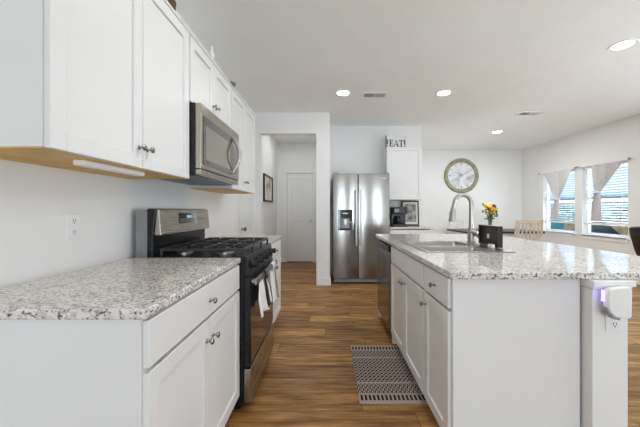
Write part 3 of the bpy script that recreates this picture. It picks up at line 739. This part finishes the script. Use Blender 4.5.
# ------------------------------------------------------------------ blinds and curtains
for i, (a, b) in enumerate(WIN):
    nm_ = ('left', 'right')[i]
    t = thing('window_blind', 'white slatted blind lowered most of the way in the %s dining window' % nm_, 'blind', (RX+.045, (a+b)/2, .93))
    xb = RX+.048
    MB().box(xb-.025, xb+.025, a+.012, b-.012, WZ[1]-.05, WZ[1]-.005).build('headrail', WHITEP, t, bevel=.004)
    m = MB(); z = WZ[1]-.085
    while z > .96:
        m.loft([[(xb-.022, a+.015, z+.003), (xb+.022, a+.015, z-.004), (xb+.022, a+.015, z-.001), (xb-.022, a+.015, z+.006)],
                [(xb-.022, b-.015, z+.003), (xb+.022, b-.015, z-.004), (xb+.022, b-.015, z-.001), (xb-.022, b-.015, z+.006)]]); z -= .046
    m.build('slats', WHITEP, t)
    MB().box(xb-.024, xb+.024, a+.012, b-.012, .915, .95).build('bottom_rail', WHITEP, t, bevel=.004)
    for q in (a+.15, b-.15): MB().box(xb-.001, xb+.001, q-.002, q+.002, .95, WZ[1]-.05).build('ladder_cord', WHITEP, t)
    # rod with finials
    t = thing('curtain_rod', 'thin white curtain rod across the %s dining window' % nm_, 'curtain rod', (RX, (a+b)/2, WZ[1]+.035))
    zr = WZ[1]+.01
    MB().cyl((RX-.042, a-.06, zr), (RX-.042, b+.06, zr), .007).build('rod', WHITEP, t)
    for q in (a-.06, b+.06): MB().ball((RX-.042, q, zr+.003), .020).build('finial', GREYP, t)
    for q in (a-.03, b+.03): MB().box(RX-.048, RX, q-.008, q+.008, zr-.02, zr+.02).build('bracket', WHITEP, t)
    # tied curtain: gathers at (yg, zg) then flares into a tail
    yg, zg, zt = (6.50, 1.43, .99) if i == 0 else (5.53, 1.52, 1.00)
    ya, yb_ = (a+.02, b-.10) if i == 0 else (a+.04, b-.24)
    yt = yg+(.08 if i == 0 else .02)
    t = thing('curtain', 'sheer grey curtain gathered into a knot in the %s dining window' % nm_, 'curtain', (RX-.03, yg, zt))
    nf = 61; ctrl = [(zr-.016, ya, yb_), (1.92, ya+.06*(yg-ya), yb_+.10*(yg-yb_))]
    rows = []
    for k in range(25):
        f = k/24; z = zr-.010+(zg-zr+.010)*f; g = f**1.15
        y0_, y1_ = ya+(yg-.045-ya)*g, yb_+(yg+.045-yb_)*g; rows.append((z, y0_, y1_, .010+.012*(1-f)))
    for k in range(1, 15):
        f = k/14; z = zg+(zt-zg)*f; c = yg+(yt-yg)*f; hw = .04+.075*math.sin(PI*min(f*.62, .5)); rows.append((z, c-hw, c+hw, .014))
    m = MB(); loops = []
    for z, y0_, y1_, am in rows:
        loops.append([(RX-.042+am*.8*math.sin(j/(nf-1)*PI*18)+.006*math.sin(j*.7+z*9), y0_+(y1_-y0_)*j/(nf-1), z) for j in range(nf)])
    m.loft(loops, False, False, closed=False)
    o = m.build('cloth', CURT, t, smooth=80); sd = o.modifiers.new('thick', 'SOLIDIFY'); sd.thickness = .002
    MB().lathe((RX-.042, yg, zg-.03), [(.040, 0), (.054, .014), (.056, .03), (.050, .05), (.040, .06)], seg=18).build('tie_knot', CURT, t)

# ------------------------------------------------------------------ outside
GRASS = textured('grass', (.10, .16, .05), .4, 3, .9)
FENCE = textured('cedar_fence', (.34, .25, .13), .25, 5, .8)
TREE = textured('blue_green_foliage', (.17, .36, .37), .4, 2.2, .8)
NAVY = textured('charcoal_canvas', (.02, .028, .033), .3, 6, .6)
TEAL = textured('teal_paint', (.06, .26, .28), .1, 6, .5)
SIDE = textured('blue_siding', (.33, .47, .60), .06, 2, .7)
ROOF = textured('roof_shingle', (.16, .17, .19), .25, 6, .9)
g = MB().box(5.15, 60, -30, 60, -.32, -.22).build('ground', GRASS, smooth=0); g['kind'] = 'structure'
t = thing('fence', 'low cedar board fence outside beyond the dining windows', 'fence', (10.2, 10, -.22))
m = MB(); y = 2.0
while y < 22: m.box(10.2, 10.225, y, y+.135, -.20, .80); y += .142
m.build('boards', FENCE, t)
m = MB(); m.box(10.225, 10.27, 2, 22, .0, .09).box(10.225, 10.27, 2, 22, .60, .69); m.build('rails', FENCE, t)
for i, (x, y, r) in enumerate(((17, 17.5, .9), (17.5, 21.5, 1.05), (18, 25.8, 1.1), (17, 13.2, .9), (19, 30.5, 1.2))):
    t = thing('tree', 'blue-green tree outside beyond the fence, %s' % ('behind the right window', 'behind the gap between the windows', 'behind the left window', 'far right', 'far left')[i], 'tree', (x, y, -.22), 'trees beyond the fence')
    MB().tube([(x, y, -.22), (x+.05, y, 1.0)], [.12, .07], 8).build('trunk', BROWN, t)
    m = MB()
    for k in range(60):
        a = random.uniform(0, 2*PI); q = random.uniform(0, 1)**.5*r; zz = random.uniform(.2, 1.0)*1.9
        m.ball((x+q*math.cos(a), y+q*1.3*math.sin(a), zz), random.uniform(.22, .42), 1, 1, .8, 1)
    m.build('crown', TREE, t, smooth=0)
t = thing('house', 'pale blue neighbouring house outside beyond the trees', 'house', (27, 30, -.22))
MB().box(25, 31, 22, 42, -.22, 1.6).build('wall', SIDE, t)
m = MB(); m.prism([(24.6, 1.6), (31.4, 1.6), (28, 2.6)], 'y', 21.6, 42.4); m.build('roof', ROOF, t)
t = thing('patio_lounger', 'dark canvas lounger outside the right dining window', 'lounger', (6.9, 7.0, -.22))
m = MB(); m.loft([[(6.5, y, z), (7.2, y, z), (7.2, y+.05, z+.05), (6.5, y+.05, z+.05)] for y, z in ((7.75, .85), (7.0, .25), (6.2, .16))]); m.build('canvas', NAVY, t, bevel=.01)
for px in (6.55, 7.15):
    MB().tube([(px, 6.3, -.22), (px, 7.7, .84)], .02, 8).build('rail', NAVY, t)
    MB().tube([(px, 7.3, -.22), (px, 7.0, .26)], .02, 8).build('leg', NAVY, t)
t = thing('folding_chair', 'teal folding chair outside the left dining window', 'chair', (7.2, 9.3, -.22))
for px in (6.95, 7.45):
    MB().tube([(px, 8.95, -.22), (px, 9.6, .95)], .025, 8).build('leg', TEAL, t); MB().tube([(px, 9.65, -.22), (px, 9.0, .72)], .025, 8).build('leg', TEAL, t)
MB().box(6.97, 7.43, 9.0, 9.4, .36, .40).build('seat', TEAL, t); MB().box(6.97, 7.43, 9.46, 9.52, .60, .95).build('backrest', TEAL, t)

# ------------------------------------------------------------------ island
IF = .578      # face-frame plane, doors stand .02 proud toward -X
N0 = 1.378; N1 = 1.757; N2 = 2.672; N3 = 2.722; N4 = 3.335; N5 = 3.40
t = thing('base_cabinet', 'white island cabinet nearest the camera, one drawer above one door', 'cabinet', (.87, 1.56, 0))
carcass(IF, 1.150, N0+.02, N1-.001, .10, .885, t, '-X', top=False)
MB().box(IF+.07, 1.158, N0+.022, N1-.003, 0, .10).build('toe_kick', CAB, t)
MB().box(IF-.004, 1.158, N0, N0+.018, 0, .885).build('end_panel', CAB, t, bevel=.002)
slab('-X', IF, N0+.02, N1-.012, .735, .875, t, ((N0+N1)/2-.005, .805))
shaker('-X', IF, N0+.02, N1-.012, .11, .722, t, (N1-.042, .660))
t = thing('base_cabinet', 'white island sink cabinet with a false drawer front and two doors', 'cabinet', (.87, 2.21, 0))
carcass(IF, 1.150, N1+.001, N2, .10, .885, t, '-X', top=False)
MB().box(IF+.07, 1.158, N1+.003, N2-.002, 0, .10).build('toe_kick', CAB, t)
slab('-X', IF, N1+.012, N2-.012, .735, .875, t, None, 'false_front')
nm = (N1+N2)/2
shaker('-X', IF, N1+.012, nm-.002, .11, .722, t, (nm-.035, .660)); shaker('-X', IF, nm+.002, N2-.012, .11, .722, t, (nm+.035, .660))
solo(MB().box(IF, 1.16, N2+.004, N3-.004, 0, .884), 'filler_panel', CAB, 'narrow white panel between the sink cabinet and the dishwasher', 'panel', bevel=.002)
solo(MB().box(IF-.004, 1.16, N4+.005, N5, 0, .884), 'filler_panel', CAB, 'white end panel at the far end of the island past the dishwasher', 'panel', bevel=.002)
t = thing('dishwasher', 'stainless dishwasher built into the far end of the island', 'dishwasher', (.87, (N3+N4)/2, 0))
MB().box(IF+.01, 1.15, N3, N4, .10, .870).build('tub', GREYP, t)
MB().box(IF+.07, 1.15, N3, N4, 0, .098).build('toe_kick', BLACK, t)
dd = MB().box(IF-.028, IF+.008, N3+.003, N4-.003, .105, .815).build('door', STEEL, t, bevel=.005)
MB().box(IF-.028, IF+.008, N3+.003, N4-.003, .818, .868).build('control_strip', BLACK, t, bevel=.004)
MB().box(IF-.031, IF-.028, N3+.05, N4-.05, .765, .80).build('pocket_handle', DNICKEL, dd, bevel=.001)
# knee wall and post
KX0, KX1 = 1.168, 1.325
t = thing('island_post', 'white square post with a stepped cap at the near end of the island', 'post', ((KX0+KX1)/2, 1.40, 0))
MB().box(KX0, KX1, 1.325, 1.48, 0, .845).build('shaft', TRIM, t, bevel=.003)
m = MB(); m.box(KX0-.004, KX1+.012, 1.316, 1.492, .848, .858).box(KX0-.007, KX1+.022, 1.308, 1.50, .858, .8845); m.build('cap', TRIM, t, bevel=.003)
m = MB(); m.box(KX0+.02, KX1-.01, 1.50, 3.40, 0, .8845); solo(m, 'knee_wall', TRIM, 'white panelled back of the island under the counter overhang', 'panel', bevel=.003)
# counter with sink cutout
ix0, ix1, iy0, iy1 = .552, 1.90, 1.336, 3.50
sx0, sx1, sy0, sy1 = .665, 1.142, 1.985, 2.628
m = MB(); n = 5
outer = rrect(ix0, ix1, iy0, iy1, 0, .025, n); inner = rrect(sx0, sx1, sy0, sy1, 0, .03, n)
m.loft([[(x, y, .915) for x, y, z in inner], [(x, y, .915) for x, y, z in outer], [(x, y, .885) for x, y, z in outer], [(x, y, .885) for x, y, z in inner], [(x, y, .915) for x, y, z in inner]], False, False)
bmesh.ops.remove_doubles(m.bm, verts=m.bm.verts, dist=1e-5)
solo(m, 'countertop', GRAN, 'large speckled granite island countertop holding the sink', 'countertop', bevel=.005, seg=3)
# sink
t = thing('kitchen_sink', 'double-bowl stainless sink set into the island countertop', 'sink', ((sx0+sx1)/2, (sy0+sy1)/2, .72))
m = MB(); R0, R1, Q0, Q1 = sx0-.022, sx1+.090, sy0-.022, sy1+.022; zt = .9165
b1 = (sx0+.012, sx1-.030, sy0+.012, 2.290); b2 = (sx0+.012, sx1-.030, 2.326, sy1-.012)
m.box(R0, b1[0], Q0, Q1, .9152, .9215).box(b1[1], R1, Q0, Q1, .9152, .9215).box(b1[0], b1[1], Q0, b1[2], .9152, .9215).box(b1[0], b1[1], b1[3], b2[2], .905, .9195).box(b1[0], b1[1], b2[3], Q1, .9152, .9215)
m.build('rim', STEELS, t, bevel=.0025)
for a0, a1, c0, c1 in (b1, b2):
    m = MB(); m.loft([rrect(a0-.004, a1+.004, c0-.004, c1+.004, .9175, .006), rrect(a0, a1, c0, c1, .912, .012), rrect(a0+.004, a1-.004, c0+.004, c1-.004, .88, .045), rrect(a0+.012, a1-.012, c0+.012, c1-.012, .76, .06), rrect(a0+.045, a1-.045, c0+.045, c1-.045, .735, .05)], False, True)
    bo = m.build('bowl', STEELS, t, smooth=50); sd = bo.modifiers.new('thick', 'SOLIDIFY'); sd.thickness = .0015
    MB().lathe(((a0+a1)/2, (c0+c1)/2, .7355), [(.045, 0), (.045, .002), (.03, .002)]).build('drain', DNICKEL, bo)
# faucet
fb = Vector((1.208, 2.53, .9215))
t = thing('faucet', 'tall brushed nickel gooseneck faucet behind the sink', 'faucet', fb)
m = MB(); m.lathe(fb, [(.034, 0), (.034, .006), (.029, .012), (.027, .12), (.026, .125)]); m.build('base', NICKEL, t)
pts = [fb+Vector((0, 0, .12)), fb+Vector((0, 0, .22))]; rad = [.0205, .0185]; rr = .074
for k in range(13):
    a = PI*k/12; pts.append(fb+Vector((-rr+rr*math.cos(a), -.10*(rr-rr*math.cos(a)), .326+rr*math.sin(a)))); rad.append(.0172)
pts.append(fb+Vector((-2*rr-.012, -.0164, .275))); rad.append(.0172)
MB().tube(pts, rad, 14).build('spout', NICKEL, t)
e = pts[-1]; m = MB(); m.tube([e+Vector((0, 0, .012)), e+Vector((-.002, 0, -.02)), e+Vector((-.006, 0, -.075)), e+Vector((-.008, 0, -.095))], [.019, .023, .029, .031], 16); sh = m.build('spray_head', NICKEL, t)
MB().tube([e+Vector((-.008, 0, -.095)), e+Vector((-.0085, 0, -.10))], [.026, .024], 16).build('spray_face', GREYP, sh)
m = MB(); m.box(e.x-.028, e.x-.018, e.y-.006, e.y+.006, e.z-.06, e.z-.02); m.build('spray_button', BLACK, sh, bevel=.003)
m = MB(); hs = fb+Vector((.0, -.012, .095)); m.tube([hs, hs+Vector((.022, -.02, -.012)), hs+Vector((.058, -.045, -.05))], [.022, .023, .019], 12); m.build('lever', NICKEL, t)
# dark box by the sink, dish by it
t = thing('organizer_box', 'dark espresso wooden box with a small white tag beside the faucet', 'box', (1.255, 2.32, .915))
bx0, bx1, by0, by1, bz = 1.218, 1.262, 2.165, 2.43, .162
m = MB(); q = .010
m.box(bx0+.012, bx1, by0, by1, .9217, .930).box(bx1-q, bx1, by0, by1, .925, .915+bz).box(bx0, bx1-q, by0, by0+q, .925, .915+bz).box(bx0, bx1-q, by1-q, by1, .925, .915+bz).box(bx0, bx1-q, by0+q, by1-q, .905+bz, .915+bz).box(bx0, bx0+.02, by0+q, by1-q, .925, .945)
m.build('body', DWOOD, t, bevel=.002)
m = MB(); m.box(bx0+.022, bx0+.028, by0+q, by1-q, .945, .905+bz); m.build('back_board', textured('walnut_board', (.055, .032, .022), .25, 14, .4), t)
MB().box(bx0+.019, bx0+.022, 2.305, 2.335, .978, 1.012).build('tag', WHITEP, t, bevel=.001)
MB().box(bx0+.019, bx0+.022, 2.255, 2.28, .985, 1.002).build('label_plate', BROWN, t, bevel=.001)
m = MB(); m.loft([rrect(1.172, 1.200, 2.15, 2.21, z, .01) for z in (.9217, .946)]); solo(m, 'sponge', WHITEP, 'small white sponge on the sink rim in front of the dark box', 'sponge', bevel=.004)
# outlet and plug-in on the post
pf = 1.325
outlet('wall_outlet', 'white outlet cover low on the island post behind the plug-in', '-Y', pf, 1.260, .718)
t = thing('plug_in_diffuser', 'white plug-in unit glowing violet on the island post', 'air freshener', (1.243, pf-.0085, .74))
pz = .026; px_ = -.051
m = MB(); poly = [(1.242, .752), (1.25, .732), (1.272, .712), (1.330, .705), (1.341, .714), (1.343, .826), (1.335, .842), (1.262, .836), (1.247, .826), (1.242, .815)]
m.prism([(a+px_, c+pz) for a, c in poly], 'y', pf-.055, pf-.022); m.build('shell', WHITEP, t, bevel=.008, seg=3)
m = MB(); m.prism([(a+px_, c+pz) for a, c in [(1.238, .752), (1.247, .722), (1.272, .702), (1.30, .697), (1.30, .712), (1.27, .722), (1.252, .750)]], 'y', pf-.045, pf-.0225); m.build('grey_edge', GREYP, t, bevel=.002)
MB().box(1.225, 1.275, pf-.022, pf-.0088, .75, .80).build('plug_block', WHITEP, t)
MB().box(1.1865, 1.1905, pf-.034, pf-.022, .800, .850).build('violet_led', PURPLE, t)

# ------------------------------------------------------------------ rug
m = MB(); m.loft([rrect(.196, .640, 1.845, 2.635, z, .006) for z in (.0005, .007)])
solo(m, 'rug', rug_mat(), 'black and cream woven geometric rug on the floor by the island', 'rug', bevel=.002)

# ------------------------------------------------------------------ black leather chair at the right
CX, CY = 4.02, 3.40
t = thing('office_chair', 'black leather high-back chair at the right edge beyond the island', 'chair', (CX, CY, 0))
MB().lathe((CX, CY, .06), [(.03, 0), (.03, .36)]).build('gas_post', GREYP, t)
for k in range(5):
    a = k*2*PI/5+.3; m = MB(); e = Vector((CX+.27*math.cos(a), CY+.27*math.sin(a), .06))
    m.tube([(CX, CY, .10), e], [.03, .018], 8); m.build('base_arm', BLACK, t)
    MB().cyl(e+Vector((0, -.015, -.032)), e+Vector((0, .015, -.032)), .028).build('caster', BLACK, t)
m = MB(); m.loft([rrect(CX-.24, CX+.26, CY-.25, CY+.25, z, r) for z, r in ((.40, .08), (.43, .10), (.50, .10), (.53, .06))]); m.build('seat', LEATHER, t, bevel=.01, smooth=60)
m = MB(); L = []
for k in range(9):
    f = k/8; z = .52+f*.49; x = CX-.20-.19*f; th = .05+.03*math.sin(PI*f)+.012*math.sin(f*PI*6); hw = .25-.03*f+.0
    L.append([(x-th, CY-hw+.03, z), (x-th, CY+hw-.03, z), (x-.4*th, CY+hw, z), (x+.6*th, CY+hw, z), (x+th, CY+hw-.04, z), (x+th, CY-hw+.04, z), (x+.6*th, CY-hw, z), (x-.4*th, CY-hw, z)])
m.loft(L); o = m.build('backrest', LEATHER, t, smooth=80); sb = o.modifiers.new('sub', 'SUBSURF'); sb.levels = 2; sb.render_levels = 2

# ------------------------------------------------------------------ ceiling fixtures
def can(x, y, label, k=1.0):
    t = thing('recessed_light', label, 'ceiling light', (x, y, CZ), 'recessed ceiling lights')
    MB().lathe((x, y, CZ), [(.080, 0), (.080, -.004), (.105, -.006), (.110, 0)], seg=28).build('trim_ring', VENTM, t)
    MB().lathe((x, y, CZ), [(.079, 0), (.079, -.003), (.05, -.006), (.001, -.007)], seg=28).build('lens', LAMPM, t)
    l = bpy.data.lights.new('bulb', 'AREA'); l.shape = 'DISK'; l.size = .16; l.energy = LAMP_W*k; l.color = (.98, .985, .985)
    lo_ = bpy.data.objects.new('bulb', l); COL.objects.link(lo_); lo_.parent = t; lo_.location = (0, 0, -.012)
    return t
can(.20, 3.96, 'lit recessed ceiling light left of the ceiling vent, before the refrigerator', 0.35)
can(1.53, 3.96, 'lit recessed ceiling light right of the kitchen ceiling vent, above the island', 0.5)
can(3.35, 5.94, 'lit recessed ceiling light over the dining table, smallest in view', 3.4)
can(2.76, 2.81, 'lit recessed ceiling light at the right edge of the ceiling', 2)
can(.20, 1.5, 'added recessed ceiling light over the kitchen aisle, above the view', 1.05)  # added fill lamp, unseen, carries on the ceiling row
can(1.53, 1.5, 'added recessed ceiling light over the near end of the island, above the view', 0.75)  # second unseen ceiling lamp added as fill
can(-.6, 5.8, 'recessed ceiling light inside the hallway, hidden by the header', 0.55)
def vent(x, y, wx, wy, label, nsl):
    t = thing('ceiling_vent', label, 'vent', (x, y, CZ))
    m = MB(); e = .036
    m.box(x-wx, x+wx, y-wy, y-wy+e, CZ-.010, CZ).box(x-wx, x+wx, y+wy-e, y+wy, CZ-.008, CZ).box(x-wx, x-wx+e, y-wy+e, y+wy-e, CZ-.008, CZ).box(x+wx-e, x+wx, y-wy+e, y+wy-e, CZ-.008, CZ)
    m.build('frame', VENTM, t, bevel=.002)
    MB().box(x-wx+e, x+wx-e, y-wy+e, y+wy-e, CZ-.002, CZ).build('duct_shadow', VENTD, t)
    m = MB()
    for k in range(nsl):
        xx = x-wx+e+(k+.5)*(2*wx-2*e)/nsl; s = -1 if k < nsl/2 else 1
        m.prism([(xx-.010, CZ-.002), (xx-.007, CZ-.002), (xx-.007+s*.007, CZ-.009), (xx-.010+s*.007, CZ-.009)], 'y', y-wy+e, y+wy-e)
    m.box(x-.006, x+.006, y-wy+e, y+wy-e, CZ-.008, CZ-.002)
    m.build('louvres', VENTM, t)
vent(.625, 4.03, .175, .110, 'white slatted ceiling vent between two recessed lights', 12)
vent(3.22, 4.80, .18, .105, 'pale ceiling vent near the dining area, right of the smallest light', 12)
